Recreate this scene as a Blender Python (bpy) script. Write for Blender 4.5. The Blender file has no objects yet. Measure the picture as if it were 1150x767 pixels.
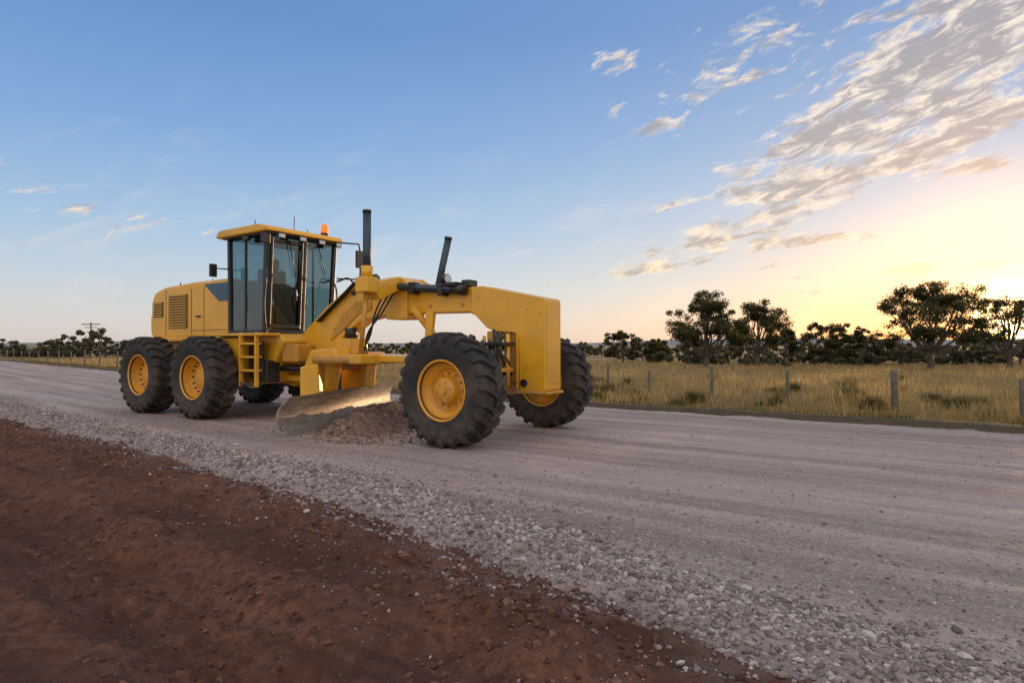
import bpy, bmesh, math, random
import numpy as np
from mathutils import Vector, Matrix
random.seed(7); rng=np.random.default_rng(7)
scene=bpy.context.scene
scene.view_settings.view_transform='Standard'
scene.view_settings.look='None'
scene.view_settings.exposure=0
col=scene.collection

# ---------------------------------------------------------------- noise
def _h(ix,iy,seed):
    n=(ix.astype(np.int64)*374761393+iy.astype(np.int64)*668265263+seed*974634777)&0xFFFFFFFF
    n=((n^(n>>13))*1274126177)&0xFFFFFFFF
    n=(n^(n>>16))&0xFFFFFFFF
    return n/4294967295.0
def vnoise(x,y,seed=0):
    ix=np.floor(x);iy=np.floor(y);fx=x-ix;fy=y-iy
    ux=fx*fx*(3-2*fx);uy=fy*fy*(3-2*fy)
    a=_h(ix,iy,seed);b=_h(ix+1,iy,seed);c=_h(ix,iy+1,seed);d=_h(ix+1,iy+1,seed)
    return (a+(b-a)*ux)*(1-uy)+(c+(d-c)*ux)*uy
def fbm(x,y,o=4,seed=0,g=.5):
    s=0;amp=1;t=0
    x=np.asarray(x,float);y=np.asarray(y,float)
    for i in range(o):
        s=s+amp*(vnoise(x*2**i+i*17.3,y*2**i+i*9.1,seed+i)-.5);t+=amp;amp*=g
    return s/t*2
def sst(e0,e1,x):
    t=np.clip((x-e0)/(e1-e0),0,1);return t*t*(3-2*t)

# ---------------------------------------------------------------- road frame
P0=(1.51,12.4);A=(-.834,.552);L=(.552,.834)
def cc(a): return np.where(a>0,.17*(np.sqrt(a*a+100)-10),0.)
def to_as(x,y):
    dx=x-P0[0];dy=y-P0[1]
    a=dx*A[0]+dy*A[1]; s=dx*L[0]+dy*L[1]-cc(a)
    return a,s
def to_xy(a,s):
    q=s+cc(a)
    return P0[0]+a*A[0]+q*L[0],P0[1]+a*A[1]+q*L[1]
def edge(a):
    m=np.clip(a,-8,3)-3
    return -7.7-.017*m*m
def ground_h(x,y):
    a,s=to_as(x,y);t=s-edge(a)
    near=1-sst(20,60,np.hypot(x,y))
    rut=t+1.5+.1*np.sin(a*.5);rut2=t+3.3+.12*np.sin(a*.4+1)
    dirt=(fbm(x*.9,y*.9,3,11)*.06+fbm(x*4,y*4,4,21)*.045*near
          +np.abs(fbm(x*9,y*9,3,31))*.045*near+fbm(a*.9,s*5,4,33)*.05*near+fbm(a*3,s*12,3,35)*.022*near
          +.12*np.exp(-((t+.4)/.27)**2)*(.4+vnoise(a*3,s*3,5))
          -.06*np.exp(-(rut/.25)**2)-.05*np.exp(-(rut2/.25)**2)
          +.05*np.exp(-((rut-.38)/.12)**2)*(vnoise(a*4,s*2,6))+.045*np.exp(-((rut+.38)/.12)**2)*(vnoise(a*4,s*2,7)))
    for r_ in(rut,rut2):
        dirt=dirt-.016*np.exp(-(r_/.2)**4)*np.sin((a+np.abs(r_)*.8)*42)*near
    far=(.05*np.exp(-((s-.5)/.35)**2)-.36*sst(.7,4.5,s)-.28*sst(10,60,s)
         +fbm(x*.5,y*.5,3,41)*.06*sst(.5,3,s)+fbm(x*3,y*3,3,51)*.03*near*sst(.2,1,s))
    w=sst(-.1,.1,s)
    under=-.07
    m=sst(.05,.4,t)
    return (dirt*(1-m)+under*m)*(1-w)+(far+under*(1-sst(0,.35,s)))*w
def road_h(a,s):
    x,y=to_xy(a,s);t=s-edge(a)
    near=1-sst(20,60,np.hypot(x,y))
    z=fbm(x*.6,y*.6,3,61)*.02+fbm(x*7,y*7,3,71)*.008*near
    z=z+fbm(a*.5,s*5,3,81)*.014*near
    z=z+.085*np.exp(-((t-.42)/.3)**2)*(.5+vnoise(a*2.5,s*3,15))
    z=z-.22*sst(.25,-.35,t+fbm(x*2.5,y*2.5,4,91)*.34)
    z=z-.2*sst(0,.45,s+fbm(x*2,y*2,3,95)*.25)
    return z

# ---------------------------------------------------------------- mesh helpers
def mesh_np(name,V,F,mat=None,smooth=False):
    V=np.asarray(V,np.float32);F=np.asarray(F,np.int32)
    me=bpy.data.meshes.new(name);k=F.shape[1]
    me.vertices.add(len(V));me.vertices.foreach_set('co',V.ravel())
    me.loops.add(F.size);me.loops.foreach_set('vertex_index',F.ravel())
    me.polygons.add(len(F));me.polygons.foreach_set('loop_start',np.arange(0,F.size,k,dtype=np.int32))
    me.polygons.foreach_set('loop_total',np.full(len(F),k,np.int32))
    me.polygons.foreach_set('use_smooth',np.full(len(F),smooth,bool))
    me.update(calc_edges=True)
    ob=bpy.data.objects.new(name,me);col.objects.link(ob)
    if mat: me.materials.append(mat)
    return ob
def attr(me,name,vals,typ='FLOAT',dom='POINT'):
    at=me.attributes.new(name,typ,dom)
    key={'FLOAT':'value','FLOAT_VECTOR':'vector'}[typ]
    at.data.foreach_set(key,np.asarray(vals,np.float32).ravel())
def grid(nx,ny):
    i,j=np.meshgrid(np.arange(nx-1),np.arange(ny-1),indexing='ij')
    q=i*ny+j
    return np.stack([q,q+ny,q+ny+1,q+1],-1).reshape(-1,4)
def spaced(lo,hi,d0,d1,step,growth=1.06,maxs=150):
    out=[d0]
    while out[-1]<d1: out.append(out[-1]+step)
    st=step
    while out[-1]<hi: st=min(st*growth,maxs);out.append(out[-1]+st)
    st=step;left=[d0]
    while left[-1]>lo: st=min(st*growth,maxs);left.append(left[-1]-st)
    return np.array(left[:0:-1]+out)

# ---------------------------------------------------------------- material helpers
class NT:
    def __init__(s,nt): s.nt=nt;nt.nodes.clear()
    def n(s,t,**kw):
        nd=s.nt.nodes.new(t)
        for k,v in kw.items(): setattr(nd,k,v)
        return nd
    def l(s,a,b): s.nt.links.new(a,b)
    def inp(s,sock,v):
        if isinstance(v,bpy.types.NodeSocket): s.l(v,sock)
        else: sock.default_value=v
    def m(s,op,a,b=None,c=None,clamp=False):
        nd=s.n('ShaderNodeMath',operation=op,use_clamp=clamp)
        s.inp(nd.inputs[0],a)
        if b is not None: s.inp(nd.inputs[1],b)
        if c is not None: s.inp(nd.inputs[2],c)
        return nd.outputs[0]
    def mr(s,v,a,b,c=0.,d=1.,sm=True):
        nd=s.n('ShaderNodeMapRange',interpolation_type='SMOOTHSTEP' if sm else 'LINEAR')
        s.inp(nd.inputs[0],v)
        for i,q in enumerate((a,b,c,d)): s.inp(nd.inputs[i+1],q)
        return nd.outputs[0]
    def mix(s,f,a,b,bt='MIX'):
        nd=s.n('ShaderNodeMix',data_type='RGBA',blend_type=bt)
        s.inp(nd.inputs[0],f)
        for i,q in ((6,a),(7,b)):
            if not isinstance(q,bpy.types.NodeSocket): q=(*q[:3],1)
            s.inp(nd.inputs[i],q)
        return nd.outputs[2]
    def noise(s,vec,scale,detail=4,rough=.55,dist=0):
        nd=s.n('ShaderNodeTexNoise')
        if vec is not None:s.l(vec,nd.inputs['Vector'])
        nd.inputs['Scale'].default_value=scale;nd.inputs['Detail'].default_value=detail
        nd.inputs['Roughness'].default_value=rough;nd.inputs['Distortion'].default_value=dist
        return nd.outputs[0]
    def vor(s,vec,scale,out='Distance'):
        nd=s.n('ShaderNodeTexVoronoi')
        if vec is not None:s.l(vec,nd.inputs['Vector'])
        nd.inputs['Scale'].default_value=scale
        return nd.outputs[out]
    def mapv(s,vec,sc):
        nd=s.n('ShaderNodeMapping');s.l(vec,nd.inputs[0]);nd.inputs['Scale'].default_value=sc
        return nd.outputs[0]
    def bump(s,h,strength,dist,normal=None):
        nd=s.n('ShaderNodeBump');nd.inputs['Strength'].default_value=strength;nd.inputs['Distance'].default_value=dist
        s.l(h,nd.inputs['Height'])
        if normal is not None:s.l(normal,nd.inputs['Normal'])
        return nd.outputs[0]
def newmat(name):
    m=bpy.data.materials.new(name);m.use_nodes=True
    return m,NT(m.node_tree)
def principled(t,base,rough=.8,metal=0.,normal=None,spec=.5):
    p=t.n('ShaderNodeBsdfPrincipled');o=t.n('ShaderNodeOutputMaterial')
    t.inp(p.inputs['Base Color'],base if isinstance(base,bpy.types.NodeSocket) else (*base[:3],1))
    t.inp(p.inputs['Roughness'],rough);t.inp(p.inputs['Metallic'],metal)
    p.inputs['Specular IOR Level'].default_value=spec
    if normal is not None:t.l(normal,p.inputs['Normal'])
    t.l(p.outputs[0],o.inputs[0]);return p
def obj(t): return t.n('ShaderNodeTexCoord').outputs['Object']
def simple(name,c,rough=.5,metal=0.,var=.25,sc=6,dust=0.,bmp=0.,spec=.5,streak=0.):
    m,t=newmat(name);o=obj(t)
    n=t.noise(o,sc,5,.6)
    c2=tuple(x*(1-var) for x in c)
    base=t.mix(t.mr(n,.3,.7),c2,c)
    if streak:
        ns=t.noise(t.mapv(o,(9,9,.8)),2.2,5,.65)
        base=t.mix(t.m('MULTIPLY',t.mr(ns,.55,.78),streak),base,(.30,.17,.06))
    if dust>0:
        n2=t.noise(o,3.1,6,.7)
        sep=t.n('ShaderNodeSeparateXYZ');t.l(t.n('ShaderNodeNewGeometry').outputs['Position'],sep.inputs[0])
        low=t.mr(sep.outputs[2],2.2,.2,.12,1.)
        f=t.m('MULTIPLY',t.m('MULTIPLY',t.mr(n2,.35,.75),low),dust)
        base=t.mix(f,base,(.30,.21,.16))
    r=t.m('ADD',t.m('MULTIPLY',n,.2),rough-.1)
    nor=t.bump(t.noise(o,60,3),bmp,.01) if bmp else None
    principled(t,base,r,metal,nor,spec);return m

M={}
M['yellow']=simple('yellow_paint',(.82,.43,.024),.27,var=.16,sc=2,dust=.48,bmp=.02,streak=.38)
M['yellowd']=simple('worn_yellow_paint',(.62,.31,.03),.5,var=.3,sc=5,dust=.8,streak=.5)
M['rimy']=simple('rim_yellow',(.82,.38,.012),.4,var=.2,sc=5,dust=.5)
M['tyre']=simple('tyre_rubber',(.026,.029,.033),.8,var=.3,sc=9,dust=.34,bmp=.2,spec=.35)
M['black']=simple('black_steel',(.018,.019,.021),.4,var=.3,dust=.12)
M['dblue']=simple('dark_blue_steel',(.025,.05,.08),.35,var=.3,dust=.1)
M['decal']=simple('blue_decal',(.03,.085,.14),.3,var=.2)
M['chrome']=simple('chrome_rod',(.7,.7,.7),.15,1.,var=.1)
M['seat']=simple('seat_fabric',(.03,.032,.035),.9)
M['step']=simple('step_metal',(.12,.11,.1),.6,.5,dust=.4)
m,t=newmat('blade_steel');o=obj(t)
n=t.noise(t.mapv(o,(1,1,9)),3,6,.7);n2=t.noise(o,7,6,.7)
base=t.mix(t.mr(n,.35,.7),(.20,.175,.155),(.38,.35,.33))
base=t.mix(t.mr(n2,.5,.75),base,(.17,.10,.07))
principled(t,base,t.mr(n,.3,.7,.5,.7),.4,t.bump(n,.2,.01));M['blade']=m
m,t=newmat('cab_glass')
tr=t.n('ShaderNodeBsdfTransparent');tr.inputs[0].default_value=(.30,.44,.47,1)
gl=t.n('ShaderNodeBsdfGlossy');gl.inputs['Roughness'].default_value=.02;gl.inputs[0].default_value=(.85,.95,1,1)
fr=t.n('ShaderNodeFresnel');fr.inputs[0].default_value=1.55
mx=t.n('ShaderNodeMixShader');t.l(t.m('ADD',fr.outputs[0],.06,clamp=True),mx.inputs[0]);t.l(tr.outputs[0],mx.inputs[1]);t.l(gl.outputs[0],mx.inputs[2])
oo=t.n('ShaderNodeOutputMaterial');t.l(mx.outputs[0],oo.inputs[0]);M['glass']=m
m,t=newmat('beacon_lens')
p=principled(t,(.95,.22,.01),.2);p.inputs['Emission Color'].default_value=(1,.2,.01,1);p.inputs['Emission Strength'].default_value=.5;M['amber']=m
M['lens']=simple('lamp_lens',(.6,.62,.65),.1,.3)

# ---------------------------------------------------------------- GRADER
GR=bpy.data.objects.new('motor_grader',None);col.objects.link(GR)
GR.location=(-.1,8.53,0);GR.rotation_euler=(0,0,math.atan2(-.552,.834))
def add(ob,parent=GR,bev=0,seg=2,smooth=False):
    ob.parent=parent
    if bev:
        b=ob.modifiers.new('b','BEVEL');b.width=bev;b.segments=seg;b.limit_method='ANGLE';b.angle_limit=math.radians(30)
    return ob
def from_bm(name,bm,mat,**k):
    bmesh.ops.recalc_face_normals(bm,faces=bm.faces)
    me=bpy.data.meshes.new(name);bm.to_mesh(me);bm.free();me.materials.append(mat)
    ob=bpy.data.objects.new(name,me);col.objects.link(ob);return add(ob,**k)
def box(name,x0,x1,y0,y1,z0,z1,mat,bev=.01,parent=GR):
    bm=bmesh.new()
    vs=[bm.verts.new((x,y,z)) for x in(x0,x1) for y in(y0,y1) for z in(z0,z1)]
    for f in((0,1,3,2),(4,5,7,6),(0,1,5,4),(2,3,7,6),(0,2,6,4),(1,3,7,5)): bm.faces.new([vs[i] for i in f])
    return from_bm(name,bm,mat,bev=bev,parent=parent)
def prism(name,prof,y0,y1,mat,bev=.01,parent=GR,axis='y'):
    bm=bmesh.new()
    f=(lambda p,y:(p[0],y,p[1])) if axis=='y' else ((lambda p,y:(p[0],p[1],y)) if axis=='z' else (lambda p,y:(y,p[0],p[1])))
    a=[bm.verts.new(f(p,y0)) for p in prof];b=[bm.verts.new(f(p,y1)) for p in prof]
    bm.faces.new(a);bm.faces.new(b[::-1]);n=len(prof)
    for i in range(n): bm.faces.new((a[i],a[(i+1)%n],b[(i+1)%n],b[i]))
    return from_bm(name,bm,mat,bev=bev,parent=parent)
def hexa(name,pts,mat,bev=0,parent=GR):
    bm=bmesh.new();vs=[bm.verts.new(p) for p in pts]
    for f in((0,1,2,3),(7,6,5,4),(0,4,5,1),(1,5,6,2),(2,6,7,3),(3,7,4,0)): bm.faces.new([vs[i] for i in f])
    return from_bm(name,bm,mat,bev=bev,parent=parent)
def cyl(name,p0,p1,r,mat,r1=None,seg=20,parent=GR,bev=0):
    p0=Vector(p0);p1=Vector(p1);d=p1-p0
    bm=bmesh.new();bmesh.ops.create_cone(bm,cap_ends=True,segments=seg,radius1=r,radius2=r if r1 is None else r1,depth=d.length)
    q=d.to_track_quat('Z','Y').to_matrix().to_4x4();q.translation=(p0+p1)/2
    bmesh.ops.transform(bm,matrix=q,verts=bm.verts)
    ob=from_bm(name,bm,mat,parent=parent,bev=bev)
    for p in ob.data.polygons:p.use_smooth=len(p.vertices)==4
    return ob
def tube(name,pts,r,mat,parent=GR,smooth=True):
    cu=bpy.data.curves.new(name,'CURVE');cu.dimensions='3D';cu.bevel_depth=r;cu.bevel_resolution=3;cu.use_fill_caps=True
    sp=cu.splines.new('BEZIER' if smooth else 'POLY')
    if smooth:
        sp.bezier_points.add(len(pts)-1)
        for b,p in zip(sp.bezier_points,pts): b.co=p;b.handle_left_type=b.handle_right_type='AUTO'
        cu.resolution_u=8
    else:
        sp.points.add(len(pts)-1)
        for b,p in zip(sp.points,pts): b.co=(*p,1)
    tmp=bpy.data.objects.new(name,cu);col.objects.link(tmp)
    dg=bpy.context.evaluated_depsgraph_get();me=bpy.data.meshes.new_from_object(tmp.evaluated_get(dg))
    bpy.data.objects.remove(tmp);me.materials.clear();me.materials.append(mat)
    ob=bpy.data.objects.new(name,me);col.objects.link(ob);ob.parent=parent
    for p in me.polygons:p.use_smooth=True
    return ob
def lathe(name,prof,mat,seg=64,parent=GR,smooth=True):
    V=[];n=len(prof)
    for i in range(seg):
        th=2*math.pi*i/seg
        for y,r in prof: V.append((r*math.cos(th),y,r*math.sin(th)))
    F=[]
    for i in range(seg):
        for j in range(n-1):
            F.append((i*n+j,((i+1)%seg)*n+j,((i+1)%seg)*n+j+1,i*n+j+1))
    ob=mesh_np(name,V,F,mat,smooth);ob.parent=parent
    bm=bmesh.new();bm.from_mesh(ob.data);bmesh.ops.recalc_face_normals(bm,faces=bm.faces);bm.to_mesh(ob.data);bm.free()
    return ob

R=.70
def tyre_mesh():
    prof=[(-.17,.33),(-.195,.345),(-.205,.37),(-.228,.42),(-.24,.50),(-.236,.57),(-.215,.625),(-.19,.65),(-.1,.658),(0,.66),
          (.1,.658),(.19,.65),(.215,.625),(.236,.57),(.24,.50),(.228,.42),(.205,.37),(.195,.345),(.17,.33)]
    ob=lathe('tyre_carcass',prof,M['tyre'],72)
    V=[];F=[]
    N=23
    for side in(-1,1):
        for i in range(N):
            th0=2*math.pi*(i+(.5 if side>0 else 0))/N
            rows=[]
            for (y,r,rb,sl,w) in [(-.015,R-.004,.64,0,.055),(.07,R,.64,.085,.05),(.15,R-.002,.64,.15,.055),(.205,R-.014,.62,.185,.062),(.246,.635,.585,.19,.06),(.25,.585,.56,.19,.045)]:
                th=th0+sl
                if y<.21:
                    outer=[(y*side,r,th-w*.9),(y*side,r,th+w*.9)];inner=[(y*side,rb,th-w*1.15),(y*side,rb,th+w*1.15)]
                else:
                    outer=[(y*side,r,th-w*.9),(y*side,r,th+w*.9)];inner=[((y-.035)*side,rb,th-w*1.1),((y-.035)*side,rb,th+w*1.1)]
                rows.append(outer+inner[::-1])
            b=len(V)
            for row in rows:
                for (y,r,th) in row: V.append((r*math.cos(th),y,r*math.sin(th)))
            for k in range(len(rows)-1):
                for q in range(4):
                    F.append((b+k*4+q,b+k*4+(q+1)%4,b+(k+1)*4+(q+1)%4,b+(k+1)*4+q))
            F.append((b,b+1,b+2,b+3));e=b+(len(rows)-1)*4;F.append((e+3,e+2,e+1,e))
    lg=mesh_np('tyre_lugs',V,F,M['tyre']);
    bm=bmesh.new();bm.from_mesh(lg.data);bmesh.ops.recalc_face_normals(bm,faces=bm.faces);bm.to_mesh(lg.data);bm.free()
    return ob,lg
tc,tl=tyre_mesh()
def wheel(tag,x,y,side,front,rot=0.,lean=0.):
    e=bpy.data.objects.new('wheel_'+tag,None);col.objects.link(e);e.parent=GR
    e.location=(x,y,R-.01);e.rotation_euler=(lean,rot*0,0)
    for src in(tc,tl):
        o=bpy.data.objects.new(src.name+'_'+tag,src.data);col.objects.link(o);o.parent=e;o.rotation_euler=(0,rot,0)
        if src is tl:
            b=o.modifiers.new('b','BEVEL');b.width=.006;b.segments=1
    s=side
    if front:
        prof=[(s*.205,.372),(s*.215,.36),(s*.20,.345),(s*.16,.335),(s*.12,.32),(s*.10,.30),(s*.095,.27),(s*.05,.25),(s*.035,.235),(s*.04,.18),(s*.07,.165),(s*.13,.155),(s*.15,.14),(s*.155,.07),(s*.155,0)]
    else:
        prof=[(s*.205,.372),(s*.215,.36),(s*.20,.345),(s*.15,.335),(s*.10,.325),(s*.06,.31),(s*.02,.29),(s*.015,.23),(s*.0,.20),(s*.03,.19),(s*.06,.175),(s*.07,.11),(s*.075,0)]
    lathe('rim_'+tag,prof,M['rimy'],56,e)
    lathe('rim_back_'+tag,[(-s*.205,.372),(-s*.2,.345),(-s*.1,.32),(-s*.05,.3),(-s*.05,0)],M['rimy'],40,e)
    nb=12 if front else 16;rb=.205 if front else .26;yb=.04 if front else .02
    for i in range(nb):
        th=2*math.pi*i/nb
        cyl('bolt_%s_%d'%(tag,i),(rb*math.cos(th),s*(yb-.02),rb*math.sin(th)),(rb*math.cos(th),s*(yb+.03),rb*math.sin(th)),.014,M['yellowd'] if front else M['black'],seg=6,parent=e)
    if front:
        cyl('hub_cap_'+tag,(0,s*.15,0),(0,s*.185,0),.05,M['rimy'],parent=e)
        for i in range(6):
            th=2*math.pi*i/6+.2
            cyl('hubbolt_%s_%d'%(tag,i),(.105*math.cos(th),s*.15,.105*math.sin(th)),(.105*math.cos(th),s*.165,.105*math.sin(th)),.012,M['yellowd'],seg=6,parent=e)
    return e
TY=1.15
wheel('front_r',0,-TY,-1,True,.1)
wheel('front_l',0,TY,1,True,.23)
for i,x in enumerate((-5.37,-7.15)):
    wheel('tandem_r%d'%i,x,-TY,-1,False,.1+i*.3)
    wheel('tandem_l%d'%i,x,TY,1,False,.2+i*.3)
for o in(tc,tl): bpy.data.objects.remove(o)

# main frame
beam=[(-5.0,.60),(-5.0,1.12),(-4.35,1.2),(-3.95,1.52),(-3.45,1.87),(-3.05,2.1),(-2.75,2.2),(-2.35,2.19),(-1.3,2.10),(-.45,2.04),(-.2,2.0),(-.2,1.55),(-.5,1.69),(-1.3,1.70),(-2.2,1.69),(-2.65,1.62),(-3.0,1.42),(-3.4,1.02),(-3.85,.66),(-4.3,.52)]
prism('main_beam',beam,-.155,.155,M['yellow'],.02)
nose=[(-.42,2.035),(-.22,2.035),(.74,1.835),(.765,1.80),(.765,.66),(.74,.63),(.40,.63),(.375,.66),(.36,1.33),(.3,1.39),(-.05,1.42),(-.16,1.47),(-.42,1.70)]
prism('nose_box',nose,-.21,.20,M['yellow'],.012)
prism('nose_plate',[(.772,1.75),(.772,.74),(.766,.74),(.766,1.75)],-.17,.16,M['yellow'],.002)
box('nose_bottom_plate',.34,.80,-.23,.22,.6,.635,M['yellowd'])
box('nose_side_rib',.33,.36,-.222,.212,.66,1.36,M['yellow'],.004)
cyl('nose_pin',(.45,-.235,.74),(.45,.225,.74),.05,M['black'])
for x,z in((.5,1.7),(.68,1.64),(.5,.95),(.68,.95),(-.3,1.9)): cyl('nose_bolt',(x,-.22,z),(x,-.2,z),.013,M['yellowd'],seg=6)
# front axle
prism('front_axle',[(-.95,.62),(-.95,.78),(-.3,.92),(.3,.92),(.95,.78),(.95,.62),(.3,.56),(-.3,.56)],-.13,.13,M['yellowd'],.02,axis='x')
box('axle_pivot_bracket',-.18,.42,-.17,.17,.75,1.42,M['yellowd'],.015)
for s in(-1,1):
    cyl('kingpin_%d'%s,(0,s*.93,.48),(0,s*.93,.98),.07,M['yellowd'])
    box('spindle_%d'%s,-.09,.09,s*1.0-.1,s*1.0+.1,.56,.84,M['yellowd'],.02)
    cyl('steer_cyl_%d'%s,(.2,s*.16,.86),(.2,s*.72,.8),.04,M['black'])
    cyl('steer_rod_%d'%s,(.2,s*.66,.80),(.2,s*.95,.77),.022,M['chrome'])
cyl('tie_rod',(-.24,-.95,.72),(-.24,.95,.72),.03,M['black'])
cyl('lean_cyl',(-.2,-.75,.95),(-.2,.05,1.1),.045,M['black'])
cyl('lean_bar',(.05,-.93,1.0),(.05,.93,1.0),.035,M['yellowd'])
for (x,y,z0,z1,r,mt) in[(.2,-.46,.75,1.4,.022,'black'),(.1,-.40,.8,1.44,.02,'black'),(.28,-.34,.7,1.38,.028,'yellow'),(-.02,-.33,.85,1.3,.02,'black'),(.18,-.30,.8,1.36,.018,'chrome'),(.02,-.5,.85,1.35,.025,'yellowd')]:
    cyl('steer_strut',(x,y,z0),(x,y,z1),r,M[mt],seg=10)
box('valve_block',-.05,.33,-.52,-.24,1.22,1.27,M['black'],.01)
box('valve_block_low',-.02,.3,-.5,-.22,.88,.94,M['yellowd'],.01)
for i in range(4):
    tube('hose_front_%d'%i,[(.05+.07*i,-.22,1.4),(.08+.06*i,-.42-.03*i,1.2),(.05+.08*i,-.34,.95),(.0,-.6,.85)],.012,M['black'])
# saddle & lift cylinders
sx=-1.85
prism('saddle',[(-.72,2.0),(-.62,2.16),(-.25,2.25),(.3,2.25),(.7,2.12),(.8,1.96),(.68,1.86),(.3,2.04),(-.25,2.04),(-.62,1.88)],sx-.11,sx+.11,M['yellow'],.015,axis='x')
prism('saddle_ring',[(-2.05,1.62),(-2.05,2.2),(-1.95,2.26),(-1.75,2.25),(-1.62,2.16),(-1.62,1.62)],-.20,.20,M['yellow'],.015)
cyl('lift_cyl_r',(sx,-.78,2.02),(sx+.0,-.78,3.12),.058,M['dblue'],seg=24)
cyl('lift_cap_r',(sx,-.78,3.12),(sx,-.78,3.16),.064,M['black'])
cyl('lift_gland_r',(sx,-.78,2.18),(sx,-.78,2.36),.085,M['yellow'])
box('lift_yoke_r',sx-.12,sx+.12,-.90,-.66,1.98,2.2,M['yellow'],.02)
cyl('lift_rod_r',(sx,-.78,2.02),(sx-.12,-.80,1.02),.034,M['yellowd'])
cyl('lift_cyl_l',(sx-.08,.82,2.0),(sx+.10,.92,2.97),.058,M['dblue'],seg=24)
cyl('lift_cap_l',(sx+.10,.92,2.97),(sx+.105,.923,3.01),.064,M['black'])
box('lift_yoke_l',sx-.12,sx+.12,.72,.96,1.92,2.16,M['yellow'],.02)
cyl('lift_rod_l',(sx-.08,.82,2.0),(sx-.2,.8,1.02),.034,M['yellowd'])
cyl('sideshift_cyl',(-1.45,-.26,1.78),(-1.3,.5,1.0),.05,M['yellow'])
prism('sideshift_link',[(-1.22,1.72),(-1.08,1.72),(-1.12,1.3),(-1.24,1.3)],-.24,-.20,M['yellow'],.01)
cyl('boom_tube',(-2.25,-.235,2.15),(-.62,-.235,2.0),.055,M['dblue'],seg=24)
cyl('boom_tube_end',(-.72,-.235,2.012),(-.5,-.235,1.99),.068,M['black'])
box('boom_clamp_1',-1.5,-1.4,-.31,-.15,1.98,2.15,M['black'],.01)
box('boom_clamp_2',-.95,-.86,-.31,-.15,1.93,2.1,M['black'],.01)
box('lamp_bracket',-.83,-.62,-.3,-.05,2.06,2.11,M['black'],.008)
cyl('work_lamp',(-.92,-.18,2.17),(-.84,-.20,2.17),.07,M['black']);cyl('work_lamp_lens',(-.84,-.2,2.17),(-.825,-.203,2.17),.06,M['lens'])
box('junction_box',-.6,-.46,-.2,.0,2.05,2.14,M['black'],.012)
for i in range(4):
    yy=-.17-.025*i
    tube('hose_beam_%d'%i,[(-3.6,yy,1.62),(-3.0,yy,2.02),(-2.6,yy-.03,2.24),(-2.2,yy-.05,2.24+.02*i),(-1.95,-.5,2.24),(-1.86,-.66,2.12)],.012,M['black'])
for i in range(3):
    tube('hose_fall_%d'%i,[(-2.0+.1*i,-.22,2.1),(-2.1+.08*i,-.36,1.75),(-2.3,-.3-.03*i,1.35),(-2.6+.1*i,-.25,1.05)],.014,M['black'])
prism('neck_plate',[(-3.35,1.3),(-3.1,1.7),(-2.72,1.93),(-2.4,1.92),(-2.4,1.78),(-2.7,1.72),(-3.0,1.5)],-.172,-.153,M['yellowd'],.004)
cyl('neck_pin',(-2.5,-.2,2.02),(-2.5,.2,2.02),.06,M['yellowd'])
cyl('neck_pin2',(-2.8,-.19,2.06),(-2.8,.19,2.06),.035,M['black'])
for x,z in((-3.25,1.5),(-2.95,1.68),(-2.6,1.84),(-1.2,1.8),(-.6,1.8)):
    cyl('beam_bolt',(x,-.185,z),(x,-.15,z),.018,M['yellowd'],seg=6)

# drawbar / circle
prism('drawbar',[(-2.0,-.55),(-2.9,-.62),(-3.2,-.5),(-3.2,.5),(-2.9,.62),(-2.0,.55),(.35,.08),(.35,-.08)],.98,1.08,M['yellow'],.015,axis='z')
lathe('circle_ring',[(0,.62),(0,.82),(.1,.82),(.1,.62),(0,.62)],M['yellowd'],64).rotation_euler=(math.pi/2,0,0)
bpy.data.objects['circle_ring'].location=(-2.7,0,.96)
box('circle_motor',-3.1,-2.75,-.28,.1,1.08,1.34,M['yellow'],.03)
cyl('circle_motor_top',(-2.92,-.1,1.34),(-2.92,-.1,1.5),.1,M['black'])
prism('circle_frame_r',[(-3.45,.9),(-3.3,1.16),(-2.75,1.2),(-2.6,1.0),(-2.85,.9),(-2.95,.5),(-3.5,.42)],-.62,-.34,M['yellow'],.04)
prism('circle_frame_l',[(-3.75,.9),(-3.6,1.12),(-2.95,1.12),(-2.9,.98),(-3.15,.9),(-3.2,.5),(-3.75,.42)],.4,.7,M['yellow'],.04)
box('cross_bar',-3.52,-3.25,-.34,.42,.82,1.0,M['yellowd'],.02)
box('lift_lug_r',-2.1,-1.85,-.9,-.5,.96,1.1,M['yellow'],.02);box('lift_lug_l',-2.15,-1.9,.5,.9,.96,1.1,M['yellow'],.02)
# blade
bd=Vector((-2.25,-1.82,0));be=Vector((-3.74,1.77,0));dv=(be-bd);ln=dv.length;dv.normalize();nv=Vector((-dv.y,dv.x,0))
if nv.x<0:nv=-nv
prof=[]
for i in range(13):
    u=i/12;zz=.01+.53*u;prof.append((-(.13-.62*(u-.45)**2),zz))
th=.035
V=[];n=len(prof)
for k in range(2):
    for j in range(2):
        for (dp,z) in prof:
            p=(bd if k==0 else be)+nv*(dp-(th if j else 0));V.append((p.x,p.y,z))
F=[]
for i in range(n-1):
    F.append((i,i+1,2*n+i+1,2*n+i)); F.append((n+i,3*n+i,3*n+i+1,n+i+1))
    F.append((i,n+i,n+i+1,i+1)); F.append((2*n+i,2*n+i+1,3*n+i+1,3*n+i))
F.append((0,2*n,3*n,n));F.append((n-1,2*n-1,4*n-1,3*n-1))
b=mesh_np('moldboard',V,F,M['blade']);b.parent=GR
bm=bmesh.new();bm.from_mesh(b.data);bmesh.ops.recalc_face_normals(bm,faces=bm.faces);bm.to_mesh(b.data);bm.free()
def bp(s,d,z): 
    p=bd+dv*s+nv*d;return (p.x,p.y,z)
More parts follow.
